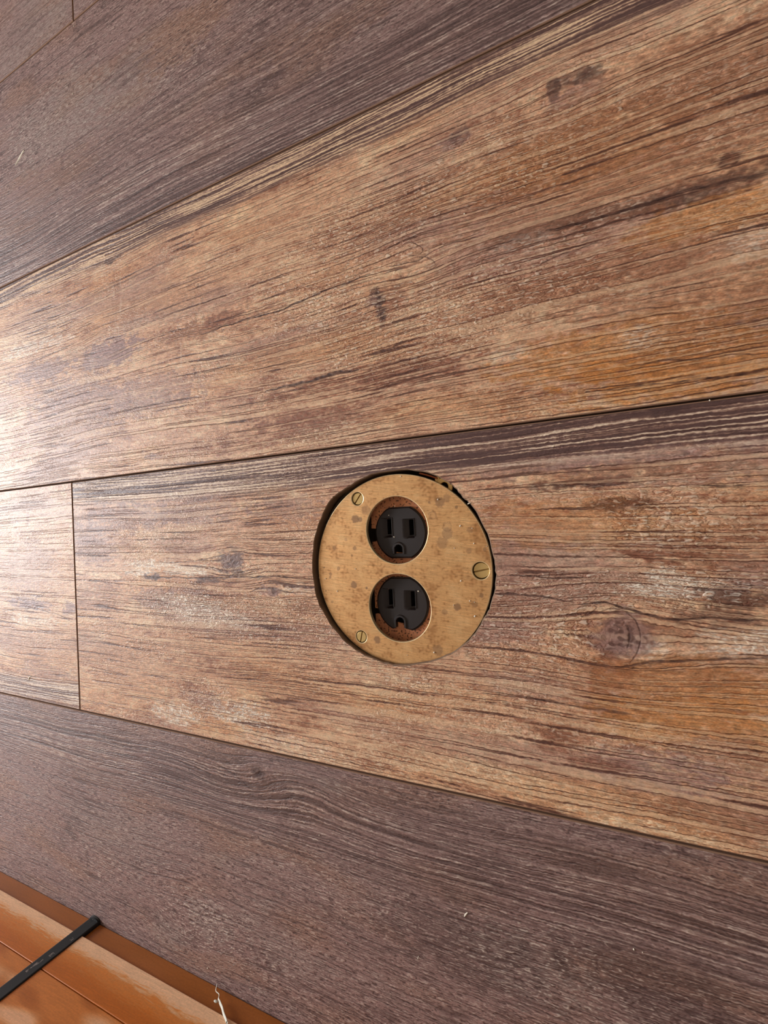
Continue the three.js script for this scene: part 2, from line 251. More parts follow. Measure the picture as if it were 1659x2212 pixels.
      [1200, 1130, 60, 12, 'orange', 0.35], [1500, 1500, 50, 16, 'orange', 0.35], [1550, 1580, 50, 14, 'orange', 0.4], [1210, 1580, 14, 8, 'brown', 0.6], [1200, 1600, 9, 6, 'red', 0.4], [1420, 1670, 28, 10, 'purple', 0.6], [1560, 1650, 22, 10, 'purple', 0.4], [1290, 1650, 14, 3, 'red', 0.5], [1560, 1770, 26, 6, 'brown', 0.5], [1480, 1745, 26, 4, 'brown', 0.5],
      [1440, 889, 12, 2.6, 'ddark', 1, 0.5], [1490, 885, 8, 1.8, 'ddark', 1, 0.5], [1000, 950, 60, 3, 'chalk', 0.25], [1600, 945, 26, 4, 'purple', 0.5], [1350, 985, 50, 5, 'purple', 0.5], [1150, 995, 50, 8, 'purple', 0.5], [1550, 1010, 50, 8, 'purple', 0.4], [1340, 1022, 40, 4, 'brown', 0.5],
      [1160, 1330, 30, 12, 'rough', 0.8], [1130, 1400, 34, 14, 'rough', 0.7], [1250, 1270, 40, 8, 'rough', 0.8], [1450, 1270, 40, 10, 'rough', 0.8], [1460, 1120, 26, 12, 'rough', 0.7], [980, 1520, 50, 14, 'rough', 0.4], [1130, 1480, 26, 8, 'purple', 0.3], [1080, 1360, 20, 8, 'purple', 0.35],
    ],
  }),
  // the short piece left of the end joint
  leftPiece: woodTexture({
    w: 640, h: 1280, x0: -550, len: 176, rowTop: row(0), seed: 3, wave: 0.8, bevelBand: 0.8, crinkle: 0.14,
    bands: [[163, 9, 0.9, 0]],
    cracks: [{ p: [[0, 1322], [40, 1316], [90, 1318], [130, 1330], [160, 1345]], w: 0.7, k: 0.5 }],
    blobs: [[60, 1303, 36, 7, 'purple', 1], [150, 1315, 10, 7, 'purple', 0.8], [70, 1342, 44, 7, 'chalk', 0.9, 0.5], [50, 1230, 50, 20, 'purple', 0.4], [70, 1150, 60, 40, 'flat', 0.7], [60, 1140, 60, 40, 'chalk', 0.25], [90, 1400, 50, 20, 'tan', 0.5], [100, 1450, 40, 8, 'purple', 0.4], [40, 1160, 4, 40, 'saw', 0.7], [115, 1050, 8, 20, 'saw', 0.6], [60, 1120, 3, 8, 'purple', 0.6]],
  }),
  // dark plank along the wall
  lowerDark: woodTexture({
    w: 2048, h: 1024, x0: -510, len: 580, rowTop: row(1), seed: 4, wave: 1.0, dark: true, bevelBand: 1.2, gloss: 0.58, spec: 1,
    bands: [[26, 22, 0.75, -6]],
    knots: [[560, 1672, 6, 0.6], [360, 1570, 5, 0.45], [420, 1960, 18, 0.35]],
    bends: [[650, 1700, 30, 16, 7], [490, 1700, 30, 14, -5]],
    cracks: [{ p: [[440, 1640], [500, 1668], [545, 1705], [590, 1700]], w: 0.6, k: 0.5 }],
    blobs: [
      [200, 1640, 50, 22, 'dbrown', 0.4], [560, 1690, 16, 10, 'dbrown', 0.7], [700, 1740, 50, 14, 'dbrown', 0.45], [450, 1980, 22, 14, 'dgrey', 0.55], [360, 2010, 20, 12, 'dgrey', 0.45], [250, 1800, 60, 24, 'dgrey', 0.35], [620, 2060, 30, 16, 'dgrey', 0.3],
      [420, 1985, 34, 22, 'rough', 0.9], [560, 2080, 30, 18, 'rough', 0.7], [200, 1850, 40, 24, 'rough', 0.5], [1180, 2080, 40, 22, 'rough', 0.8], [700, 1900, 60, 16, 'rough', 0.5],
      [1150, 1960, 30, 20, 'purple', 0.3], [1150, 2100, 34, 18, 'dgrey', 0.4], [1400, 2130, 40, 18, 'ddark', 0.4], [1000, 2050, 50, 20, 'ddark', 0.3], [1500, 1960, 60, 16, 'dbrown', 0.4], [720, 1700, 12, 5, 'dgrey', 0.5],
    ],
  }),
  // dark plank above the upper light one
  upperDark: woodTexture({
    w: 1792, h: 768, x0: -490, len: 570, rowTop: row(-2), seed: 5, wave: 0.7, dark: true, bevelBand: 0.8, gloss: 0.58, spec: 1,
    bands: [[160, 26, 0.8, 0], [118, 16, 0.4, 6]],
    blobs: [
      [120, 260, 70, 34, 'dgrey', 0.55], [300, 160, 60, 26, 'dgrey', 0.45], [230, 200, 70, 34, 'flat', 0.7], [60, 420, 60, 22, 'flat', 0.6], [380, 90, 40, 18, 'dbrown', 0.6], [330, 330, 60, 14, 'purple', 0.25], [130, 380, 60, 16, 'dbrown', 0.35], [200, 260, 70, 40, 'rough', 0.6], [400, 160, 40, 24, 'rough', 0.7], [560, 120, 40, 8, 'dbrown', 0.5], [760, 40, 60, 10, 'dbrown', 0.5],
    ],
  }),
  farDark: woodTexture({
    w: 1024, h: 512, x0: -600, len: 480, rowTop: row(-3), seed: 6, wave: 0.9, dark: true, bevelBand: 0.8, gloss: 0.58, spec: 1,
    blobs: [[60, 60, 80, 40, 'dgrey', 0.5], [280, 40, 60, 30, 'dgrey', 0.45], [60, 60, 90, 60, 'flat', 0.7], [20, 40, 30, 30, 'purple', 0.35]],
  }),
};
const coreMat = new THREE.MeshPhysicalMaterial({ color: 0x8c6c58, roughness: 0.9, specularIntensity: 0.4 });          // brown edge of the planks
const cutMat = new THREE.MeshStandardMaterial({ color: 0x745a43, roughness: 0.75 });          // sawn edge of the hole

// ------------------------------------------------------------------ floor
const floor = new THREE.Group();
add('floor', floor, { kind: 'structure', label: 'vinyl plank floor printed as worn brown and dark timber' });
const BEV = 0.0005;
function plankGeo(x0, x1, z0, z1, mat, hole) {
  const [tx, tl] = mat.userData.span, g = 0.00045;
  const a = x0 + BEV + g, b = x1 - BEV - g, c = z0 + BEV + g, d = z1 - BEV - g;
  const s = new THREE.Shape([new THREE.Vector2(a, -d), new THREE.Vector2(b, -d), new THREE.Vector2(b, -c), new THREE.Vector2(a, -c)]);
  if (hole) s.holes.push(new THREE.Path(hole.map(p => new THREE.Vector2(p.x, -p.z))));
  const geo = new THREE.ExtrudeGeometry(s, { depth: PLANK_T - BEV * 0.6, bevelEnabled: true, bevelSize: BEV, bevelThickness: BEV * 0.6, bevelSegments: 1, curveSegments: 8, steps: 1 });
  geo.rotateX(-Math.PI / 2);                          // shape (x, -z) to the floor, depth to +y
  geo.translate(0, -(PLANK_T - BEV * 0.6) - BEV * 0.6, 0);
  const pos = geo.attributes.position, uv = geo.attributes.uv;
  const rowTop = ZA + Math.round((z0 - ZA) / PW) * PW;
  for (let i = 0; i < pos.count; i++) uv.setXY(i, (pos.getX(i) * 1000 - tx) / tl, (pos.getZ(i) - rowTop) / PW);
  if (hole) {                                         // edges of the hole take the sawn-edge material
    const cx = hole.reduce((q, p) => q + p.x, 0) / hole.length, cz = hole.reduce((q, p) => q + p.z, 0) / hole.length;
    const sides = geo.groups.find(q => q.materialIndex === 1), keep = geo.groups.filter(q => q.materialIndex === 0);
    geo.clearGroups(); keep.forEach(q => geo.addGroup(q.start, q.count, 0));
    let run = null;
    for (let i = sides.start; i < sides.start + sides.count; i += 3) {
      const m = Math.hypot(pos.getX(i) - cx, pos.getZ(i) - cz) < 0.06 ? 2 : 1;
      if (run && run.m === m) run.n += 3; else { if (run) geo.addGroup(run.s, run.n, run.m); run = { s: i, n: 3, m }; }
    }
    geo.addGroup(run.s, run.n, run.m);
  }
  return geo;
}
const HOLE_PX = [[860, 1013.5], [802, 1023], [768.5, 1039.8], [737, 1060.5], [722, 1071], [715.5, 1077.2], [702, 1099], [689, 1127.8], [679.3, 1160.3], [675, 1199], [675, 1240], [680, 1276], [689, 1307.5], [702, 1329], [717.9, 1354.5], [739.6, 1381], [768.5, 1405], [798.6, 1420.5], [828.8, 1432.5], [860, 1437.9], [900, 1435.5], [937.8, 1428], [974.5, 1414.2], [1014.5, 1384.4], [1034, 1359.2], [1051, 1330], [1054, 1325], [1060, 1312], [1069, 1282.5], [1073, 1249.3], [1072, 1225.2], [1067.5, 1202], [1055, 1152], [1034, 1111], [1017, 1087], [1006, 1078], [991.4, 1062], [979, 1047], [972, 1044], [958.5, 1035], [924.3, 1019], [880, 1012]];
const holePts = [];
{
  const r = rng(5), base = HOLE_PX.map(([a, b]) => onLevel(a, b, 0));
  for (let i = 0; i < base.length; i++) {
    const p = base[i], q = base[(i + 1) % base.length];
    holePts.push(p);
    for (let k = 1; k < 3; k++) { const m = p.clone().lerp(q, k / 3); const o = onLevel(872, 1226, 0); m.addScaledVector(m.clone().sub(o).normalize(), (r() - 0.35) * 0.0006); holePts.push(m); }
  }
}
const mats = [decor.upperLight, decor.outletPlank, decor.lowerDark, decor.upperDark];
function plank(x0, x1, z0, z1, mat, hole, label) {
  x0 = Math.max(x0, ROOM.x0); x1 = Math.min(x1, ROOM.x1); z0 = Math.max(z0, ROOM.z0); z1 = Math.min(z1, ROOM.z1 + 0.004);
  if (x1 - x0 < 0.01 || z1 - z0 < 0.01) return;
  const m = part(plankName('plank'), plankGeo(x0, x1, z0, z1, mat, hole), [mat, coreMat, cutMat], floor, label);
  m.castShadow = m.receiveShadow = true;
  return m;
}
const plankName = numbered(), PL = 1.22;
plank(XJ, XJ + PL, row(0), row(1), decor.outletPlank, holePts, 'weathered tan plank cut out round the brass outlet');
plank(XJ - PL, XJ, row(0), row(1), decor.leftPiece, null, 'pale greyish tan plank at the end joint');
plank(-0.83, -0.83 + PL, row(-1), row(0), decor.upperLight, null, 'weathered tan plank with dark cracks');
plank(-0.97, -0.97 + PL, row(1), ZE + 0.004, decor.lowerDark, null, 'dark purple-brown plank along the orange baseboard');
plank(-1.05, -1.05 + PL, row(-2), row(-1), decor.upperDark, null, 'dark purple-brown plank');
plank(XK, XK + PL, row(-3), row(-2), decor.farDark, null, 'dark brown plank');
plank(XK - PL, XK, row(-3), row(-2), decor.farDark, null, 'dark brown plank');
{
  const starts = { 0: XJ, '-1': -0.83, 1: -0.97, '-2': -1.05, '-3': XK }, r = rng(9);
  for (let k = 1; k >= -17; k--) {
    const s0 = starts[k] ?? (-0.9 - r() * 1.0);
    for (let n = -4; n <= 4; n++) {
      const a = s0 + n * PL;
      if (k in starts && (n === 0 || ((k === 0 || k === -3) && n === -1))) continue;
      plank(a, a + PL, row(k), Math.min(row(k + 1), ZE + 0.004), k >= -3 ? (k === 0 ? decor.outletPlank : k === -1 ? decor.upperLight : k === 1 ? decor.lowerDark : decor.upperDark) : mats[Math.floor(r() * 4)]);
    }
  }
}
// ------------------------------------------------------------------ subfloor with the pit of the outlet box
const PC = onLevel(875, 1226, -0.003);                        // middle of the outlet (refined below)
PC.set(-0.104266, 0, 0.025551);
{
  const s = new THREE.Shape([new THREE.Vector2(ROOM.x0, -ROOM.z1), new THREE.Vector2(ROOM.x1, -ROOM.z1), new THREE.Vector2(ROOM.x1, -ROOM.z0), new THREE.Vector2(ROOM.x0, -ROOM.z0)]);
  const hp = new THREE.Path(); hp.absarc(PC.x, -PC.z, 0.0535, 0, Math.PI * 2, true); s.holes.push(hp);
  const g = new THREE.ExtrudeGeometry(s, { depth: 0.06, bevelEnabled: false, curveSegments: 32 });
  g.rotateX(-Math.PI / 2); g.translate(0, -PLANK_T - 0.0602, 0);
  part('subfloor', g, new THREE.MeshStandardMaterial({ color: 0x8a7050, roughness: 0.95 }), floor, 'board under the planks');
}
shade(floor);

// ------------------------------------------------------------------ room
const plaster = new THREE.MeshStandardMaterial({ color: 0xcfc6ba, roughness: 0.9 });
const whitePaint = new THREE.MeshStandardMaterial({ color: 0xd9d5cd, roughness: 0.85 });
const T = 0.12, WIN = { z0: -0.63, z1: 0.27, y0: 0.29, y1: 1.15 };
function wall(name, geos, mat, label) { const m = new THREE.Mesh(geos.length > 1 ? mergeGeometries(geos) : geos[0], mat); add(name, m, { kind: 'structure', label }); return m; }
wall('wall_left', [
  box(ROOM.x0 - T, ROOM.x0, -0.06, WIN.y0, ROOM.z0 - T, ROOM.z1 + T), box(ROOM.x0 - T, ROOM.x0, WIN.y1, ROOM.h, ROOM.z0 - T, ROOM.z1 + T),
  box(ROOM.x0 - T, ROOM.x0, WIN.y0, WIN.y1, ROOM.z0 - T, WIN.z0), box(ROOM.x0 - T, ROOM.x0, WIN.y0, WIN.y1, WIN.z1, ROOM.z1 + T)], plaster, 'off-white plaster wall with a window');
wall('wall_right', [box(ROOM.x1, ROOM.x1 + T, -0.06, ROOM.h, ROOM.z0 - T, ROOM.z1 + T)], plaster, 'off-white plaster wall opposite the window');
wall('wall_back', [box(ROOM.x0, ROOM.x1, -0.06, ROOM.h, ROOM.z0 - T, ROOM.z0)], plaster, 'off-white plaster wall far from the outlet');
wall('wall_front', [box(ROOM.x0, ROOM.x1, -0.06, ROOM.h, ROOM.z1 + 0.006, ROOM.z1 + T)], plaster, 'off-white plaster wall above the orange baseboard');
wall('ceiling', [box(ROOM.x0 - T, ROOM.x1 + T, ROOM.h, ROOM.h + T, ROOM.z0 - T, ROOM.z1 + T)], whitePaint, 'white painted ceiling');
{
  const w = new THREE.Group();
  const fx0 = ROOM.x0 - 0.09, fx1 = ROOM.x0 - 0.05, f = 0.045;
  part('window_frame', mergeGeometries([box(fx0, fx1, WIN.y0, WIN.y0 + f, WIN.z0, WIN.z1), box(fx0, fx1, WIN.y1 - f, WIN.y1, WIN.z0, WIN.z1), box(fx0, fx1, WIN.y0 + f, WIN.y1 - f, WIN.z0, WIN.z0 + f), box(fx0, fx1, WIN.y0 + f, WIN.y1 - f, WIN.z1 - f, WIN.z1)]), whitePaint, w);
  part('window_pane', box(ROOM.x0 - 0.073, ROOM.x0 - 0.069, WIN.y0 + f, WIN.y1 - f, WIN.z0 + f, WIN.z1 - f), new THREE.MeshPhysicalMaterial({ color: 0xffffff, roughness: 0, transmission: 1, thickness: 0, ior: 1.5 }), w);
  add('window_1', w, { kind: 'structure', label: 'white framed window in the left wall' });
}

// ------------------------------------------------------------------ orange baseboard along the wall
function orangeTexture(kind, seed) {
  const w = 1024, h = 256, a = new Uint8Array(w * h * 4), LEN = 640, HT = kind === 'strip' ? 14 : 30;
  const S = seed * 11.7, c = [0, 0, 0];
  const mix = (t, k) => { k = Math.max(0, Math.min(1, k)); for (let q = 0; q < 3; q++) c[q] += (t[q] - c[q]) * k; };
  for (let j = 0; j < h; j++) for (let i = 0; i < w; i++) {
    const x = i / w * LEN, y = j / h * HT;
    const wy = y + 1.6 * n2(x / 60 + S, y / 12) + 0.5 * n2(x / 14, y / 4 + S) + 0.3 * n2(x / 4, y / 2);
    const fib = 0.6 * n2(x / 16 + S, (wy + x * 0.03) / 0.7) + 0.4 * n2(x / 5, (wy + x * 0.03) / 0.35 + S), gr = n2(x / 1.1 + S, y / 1.1);
    if (kind === 'strip') { c[0] = 168; c[1] = 98; c[2] = 42; mix([150, 84, 24], 0.5 + 0.5 * n2(x / 50 + S, y / 9)); for (let q = 0; q < 3; q++) c[q] *= 1 + 0.05 * fib + 0.05 * gr; }
    else if (kind === 'lower') {
      c[0] = 208; c[1] = 126; c[2] = 56;
      mix([240, 192, 150], sst(12, 6, wy + 5 * fib));                        // pale sapwood along the lower edge
      mix([184, 98, 22], sst(13, 21, wy + 6 * fib) * 0.9);
      for (let q = 0; q < 3; q++) c[q] *= 1 + 0.10 * fib + 0.05 * gr;
    } else {
      c[0] = 200; c[1] = 120; c[2] = 54;
      mix([234, 182, 142], sst(0.05, 0.6, n2(x / 45 + S, y / 16 + 3)) * 0.9);
      mix([168, 92, 30], sst(0.1, 0.6, n2(x / 38 - S, y / 13)) * 0.8);
      for (let q = 0; q < 3; q++) c[q] *= 1 + 0.08 * fib + 0.05 * gr;
    }
    const at = (j * w + i) * 4;
    for (let q = 0; q < 3; q++) a[at + q] = Math.max(0, Math.min(255, c[q]));
    a[at + 3] = 255;
  }
  return new THREE.MeshStandardMaterial({ map: dataTex(a, w, h, true, THREE.MirroredRepeatWrapping, THREE.ClampToEdgeWrapping), roughness: 0.38, metalness: 0, userData: { len: LEN / 1000, ht: HT / 1000 } });
}
function boardGeo(x0, x1, y0, y1, zf, zb, r, mat) {            // a board with a rounded lower and upper arris, profile swept along x
  const s = new THREE.Shape();
  s.moveTo(zb, y0); s.lineTo(zb, y1); s.lineTo(zf + r, y1); s.quadraticCurveTo(zf, y1, zf, y1 - r); s.lineTo(zf, y0 + r); s.quadraticCurveTo(zf, y0, zf + r, y0); s.closePath();
  const g = new THREE.ExtrudeGeometry(s, { depth: x1 - x0, bevelEnabled: false, curveSegments: 6 });
  g.rotateY(Math.PI / 2);                                      // (z', y, depth) -> x
  g.scale(1, 1, -1);
  const ix = g.index; const p = g.attributes.position;
  if (!ix) for (let i = 0; i < p.count; i += 3) for (const k of ['position', 'normal', 'uv']) { const at = g.attributes[k]; for (let q = 0; q < at.itemSize; q++) { const t = at.getComponent(i + 1, q); at.setComponent(i + 1, q, at.getComponent(i + 2, q)); at.setComponent(i + 2, q, t); } }
  g.translate(x0, 0, 0); g.computeVertexNormals();
  const { len, ht } = mat.userData, uv = g.attributes.uv;
  for (let i = 0; i < p.count; i++) uv.setXY(i, (p.getX(i) + 0.6) / len, (p.getY(i) - y0) / ht);
  return g;
}
const BARX0 = -0.3694, BARX1 = -0.3590, GAP0 = BARX0 + 0.0005, GAP1 = BARX1 - 0.0005;
{
  const b = new THREE.Group();
  const M = [orangeTexture('strip', 1), orangeTexture('strip', 2), orangeTexture('lower', 3), orangeTexture('lower', 4), orangeTexture('upper', 5), orangeTexture('upper', 6)];
  const L = [[ROOM.x0, GAP0], [GAP1, ROOM.x1]];
  L.forEach(([x0, x1], k) => {
    part('shoe_strip', boardGeo(x0, x1, 0.0002, 0.0130, ZE + 0.0004, ZE + 0.006, 0.0006, M[k]), M[k], b, 'brown orange strip set back at the floor');
    part('board', boardGeo(x0, x1, 0.0131, 0.0400, ZE - 0.0014, ZE + 0.006, 0.0005, M[2 + k]), M[2 + k], b, 'pale orange board with ragged grain');
    part('board', boardGeo(x0, x1, 0.0405, 0.1100, ZE - 0.0013, ZE + 0.006, 0.0004, M[4 + k]), M[4 + k], b, 'orange board above the groove');
  });
  add('baseboard_front', b, { kind: 'structure', label: 'glossy orange wooden baseboard made of stacked boards' });
}
{
  const w = 64, h = 512, a = new Uint8Array(w * h * 4);
  for (let j = 0; j < h; j++) for (let i = 0; i < w; i++) {
    const u = i / w, y = j / h * 110, n = n2(i / 9, j / 14), n1 = n2(i / 3, j / 3);
    let k = 12 + 4 * n1;
    const chip = (u0, u1, y0, y1) => u > u0 && u < u1 && y > y0 && y < y1 ? sst(-0.35, 0.1, n + 0.4 * n1) : 0;
    const m = Math.max(chip(0.3, 0.52, 36, 46), chip(0.5, 0.72, 30, 33), chip(0.55, 0.75, 17, 19.5), chip(0.4, 0.6, 62, 65));
    const base = sst(7, 1, y) * sst(-0.1, 0.5, n);
    k += (118 - k) * m + 30 * base;
    const at = (j * w + i) * 4; a[at] = k * 1.02; a[at + 1] = k * 0.93; a[at + 2] = k * 0.88; a[at + 3] = 255;
  }
  const mat = new THREE.MeshStandardMaterial({ map: dataTex(a, w, h, true, THREE.ClampToEdgeWrapping), roughness: 0.7 });
  const bar = new THREE.Group(); bar.position.set((BARX0 + BARX1) / 2, 0, ZE);
  const s = new THREE.Shape(), hw = (BARX1 - BARX0) / 2, zf = -0.0022, zb = 0.0055, r = 0.0012;
  s.moveTo(-hw, -zb); s.lineTo(hw, -zb); s.lineTo(hw, -zf - r); s.quadraticCurveTo(hw, -zf, hw - r, -zf); s.lineTo(-hw + r, -zf); s.quadraticCurveTo(-hw, -zf, -hw, -zf - r); s.closePath();
  const g = new THREE.ExtrudeGeometry(s, { depth: 0.11, bevelEnabled: false, curveSegments: 5 });
  g.rotateX(-Math.PI / 2); g.translate(0, 0.0002, 0);
  const p = g.attributes.position, uv = g.attributes.uv;
  for (let i = 0; i < p.count; i++) uv.setXY(i, (p.getX(i) + hw) / (2 * hw), p.getY(i) / 0.11);
  part('bar', g, mat, bar);
  const f = new THREE.CylinderGeometry(hw * 0.9, hw * 1.0, 0.0018, 20); f.scale(1, 1, 0.35);
  part('foot', f, mat, bar, 'dusty dark foot of the bar on the floor').position.set(0, 0.0010, -0.0022);
  add('metal_bar', bar, { label: 'narrow black scuffed bar standing upright in the gap of the orange baseboard', category: 'bar' });
}

// ------------------------------------------------------------------ brass floor outlet
const PLATE_Y = -0.0022, PLATE_R = 0.04895, PLATE_T = 0.0024;
function brassTexture() {
  const n = 1400, a = new Uint8Array(n * n * 4), b = new Uint8Array(n * n * 4), half = 50;
  const spot = (px, py, r, k, ring = 0) => { const p = onLevel(px, py, PLATE_Y); return [(p.x - PC.x) * 1000, (p.z - PC.z) * 1000, r, k, ring]; };
  const spots = [spot(767, 1121, 2.3, 0.8), spot(778, 1122, 1.4, 0.75), spot(766, 1184, 1.2, 0.6), spot(722, 1183, 1.3, 0.55), spot(731, 1228, 1.1, 0.55), spot(764, 1263, 1.9, 0.75), spot(792, 1270, 0.7, 0.85), spot(815, 1382, 2.0, 0.75), spot(988, 1311, 1.8, 0.75), spot(790, 1102, 2.6, 0.4), spot(934, 1113, 2.2, 0.3, 1), spot(950, 1084, 2.6, 0.6), spot(965, 1076, 2.0, 0.45), spot(966, 1138, 2.4, 0.3, 1), spot(966, 1152, 2.8, 0.45), spot(955, 1172, 3.0, 0.4), spot(1015, 1144, 1.6, 0.35), spot(927, 1085, 0.7, 0.6), spot(986, 1095, 0.8, 0.7), spot(1040, 1286, 1.1, 0.6), spot(1025, 1305, 1.6, 0.4), spot(960, 1322, 1.6, 0.35), spot(946, 1404, 2.8, 0.5), spot(713, 1247, 0.8, 0.6), spot(700, 1226, 0.6, 0.7), spot(1047, 1187, 1.0, 0.5), spot(747, 1165, 1.0, 0.4), spot(714, 1240, 1.0, 0.5), spot(1013, 1190, 1.4, 0.4), spot(717, 1300, 0.9, 0.45), spot(704, 1276, 0.5, 0.7), spot(760, 1200, 0.6, 0.5)];
  const S = 3.3;
  for (let j = 0; j < n; j++) for (let i = 0; i < n; i++) {
    const x = (i / n * 2 - 1) * half, y = (j / n * 2 - 1) * half;
    const xr = x + 0.12 * y, yr = y - 0.12 * x;                                  // brushed along this direction
    const br = 0.5 * n2(xr / 9 + S, yr / 0.16) + 0.35 * n2(xr / 3.5, yr / 0.12 + S) + 0.3 * n2(xr / 22, yr / 0.35);
    const cl = 0.6 * n2(x / 14 + S, y / 11) + 0.4 * n2(x / 5, y / 4 + S), fi = n2(x / 1.6 + S, y / 1.3), gr = n2(x / 0.35, y / 0.35 + S);
    let r = 210, g = 162, bl = 108;
    const mx = (c0, c1, c2, k) => { k = Math.max(0, Math.min(1, k)); r += (c0 - r) * k; g += (c1 - g) * k; bl += (c2 - bl) * k; };
    mx(168, 118, 70, sst(0.0, 0.6, cl + 0.35 * fi + 0.2 * gr) * 0.7); mx(232, 190, 136, sst(0.05, 0.6, -cl - 0.2 * fi) * 0.6);
    mx(136, 94, 54, sst(0.5, 0.85, fi + 0.3 * gr + 0.4 * cl) * 0.4);
    const v = 1 + 0.2 * br + 0.07 * gr; r *= v; g *= v; bl *= v;
    let rough = 0.46 + 0.10 * cl + 0.06 * br;
    for (const [sx, sy, sr, k, ring] of spots) {
      const ex = x - sx, ey = y - sy, e2 = ex * ex + ey * ey; if (e2 > sr * sr * 4) continue;
      const d = Math.sqrt(e2) / sr + 0.22 * n2(x / 1.4 + sx, y / 1.4) + 0.1 * gr; if (d > 1.6) continue;
      const m = ring ? (1 - sst(0.08, 0.22, Math.abs(d - 0.9))) * k + (1 - sst(0.7, 1, d)) * k * 0.3 : (1 - sst(0.75, 1.15, d)) * k;
      mx(118, 88, 64, m * 0.8); rough += 0.2 * m;
    }
    const at = (j * n + i) * 4;
    a[at] = Math.max(0, Math.min(255, r)); a[at + 1] = Math.max(0, Math.min(255, g)); a[at + 2] = Math.max(0, Math.min(255, bl)); a[at + 3] = 255;
    const hb = Math.max(0, Math.min(255, 128 + 70 * br + 14 * gr)); b[at] = hb; b[at + 1] = Math.max(0, Math.min(255, rough * 255)); b[at + 2] = 255; b[at + 3] = 255;
  }
  const E1 = THREE.ClampToEdgeWrapping;
  return { map: dataTex(a, n, n, true, E1, E1), data: dataTex(b, n, n, false, E1, E1) };
}
const outlet = new THREE.Group();
outlet.position.copy(PC);
const bt = brassTexture();
const brassMat = new THREE.MeshStandardMaterial({ map: bt.map, roughnessMap: bt.data, roughness: 1, metalness: 0.6 });
const brassPlain = new THREE.MeshStandardMaterial({ color: 0xc9a366, metalness: 0.85, roughness: 0.34 });
const rel = (px, py, y) => { const p = onLevel(px, py, y); return [p.x - PC.x, p.z - PC.z]; };
const HOLES = [[855.5, 1145], [862, 1313]].map(([a, b]) => rel(a, b, PLATE_Y)), HOLE_R = 0.01775;
const SCREWS = [[771.5, 1077.5, 0.0039, 0.90, -0.0007], [1038, 1233, 0.0045, 0.20, -0.0014], [780.5, 1375.5, 0.0036, 1.32, -0.0002]].map(([a, b, r, t, y]) => [...rel(a, b, PLATE_Y), r, t, y]);
function disc(r, n = 64, cx = 0, cy = 0, cw = false) { const p = new THREE.Path(); p.absarc(cx, cy, r, 0, Math.PI * 2, cw); return p; }
{
  const bv = 0.0004, s = new THREE.Shape(); s.absarc(0, 0, PLATE_R - bv, 0, Math.PI * 2);
  for (const [x, z] of HOLES) s.holes.push(disc(HOLE_R, 64, x, -z, true));
  for (const [x, z, r] of SCREWS) s.holes.push(disc(r, 32, x, -z, true));
  const g = new THREE.ExtrudeGeometry(s, { depth: PLATE_T - 2 * bv, bevelEnabled: true, bevelSize: bv, bevelThickness: bv, bevelSegments: 3, curveSegments: 96 });
  g.rotateX(-Math.PI / 2); g.translate(0, PLATE_Y - PLATE_T + bv, 0);
  const p = g.attributes.position, uv = g.attributes.uv;
  for (let i = 0; i < p.count; i++) uv.setXY(i, (p.getX(i) + 0.05) / 0.1, (p.getZ(i) + 0.05) / 0.1);
  part('plate', g, [brassMat, new THREE.MeshStandardMaterial({ color: 0xf2dcae, metalness: 0.7, roughness: 0.32 })], outlet, 'tarnished brass disc with two round openings');
}
for (const [x, z, r, ang, dy] of SCREWS) {
  const hr = r - 0.0008, sw = 0.00042, st = [];
  // two half-moon lands beside the slot, on a lower disc
  for (const sgn of [1, -1]) {
    const a0 = Math.asin(sw / hr), s = new THREE.Shape();
    s.absarc(0, 0, hr - 0.00012, sgn > 0 ? a0 : Math.PI + a0, sgn > 0 ? Math.PI - a0 : 2 * Math.PI - a0, false); s.closePath();
    st.push(new THREE.ExtrudeGeometry(s, { depth: 0.0009, bevelEnabled: true, bevelSize: 0.00012, bevelThickness: 0.00018, bevelSegments: 2, curveSegments: 20 }));
  }
  const g = mergeGeometries(st); g.translate(0, 0, -0.0009 - 0.00018); g.rotateZ(ang); g.rotateX(-Math.PI / 2);
  const screw = part('screw', g, new THREE.MeshStandardMaterial({ color: 0xd2b377, metalness: 0.8, roughness: 0.36 }), outlet, 'slotted brass screw');
  screw.position.set(x, PLATE_Y + dy, z);
  const c = new THREE.CylinderGeometry(hr, hr, 0.002, 32); c.translate(0, -0.0019, 0);
  part('shank', c, new THREE.MeshStandardMaterial({ color: 0xb0905a, metalness: 0.7, roughness: 0.5 }), screw, 'shank under the slot');
}
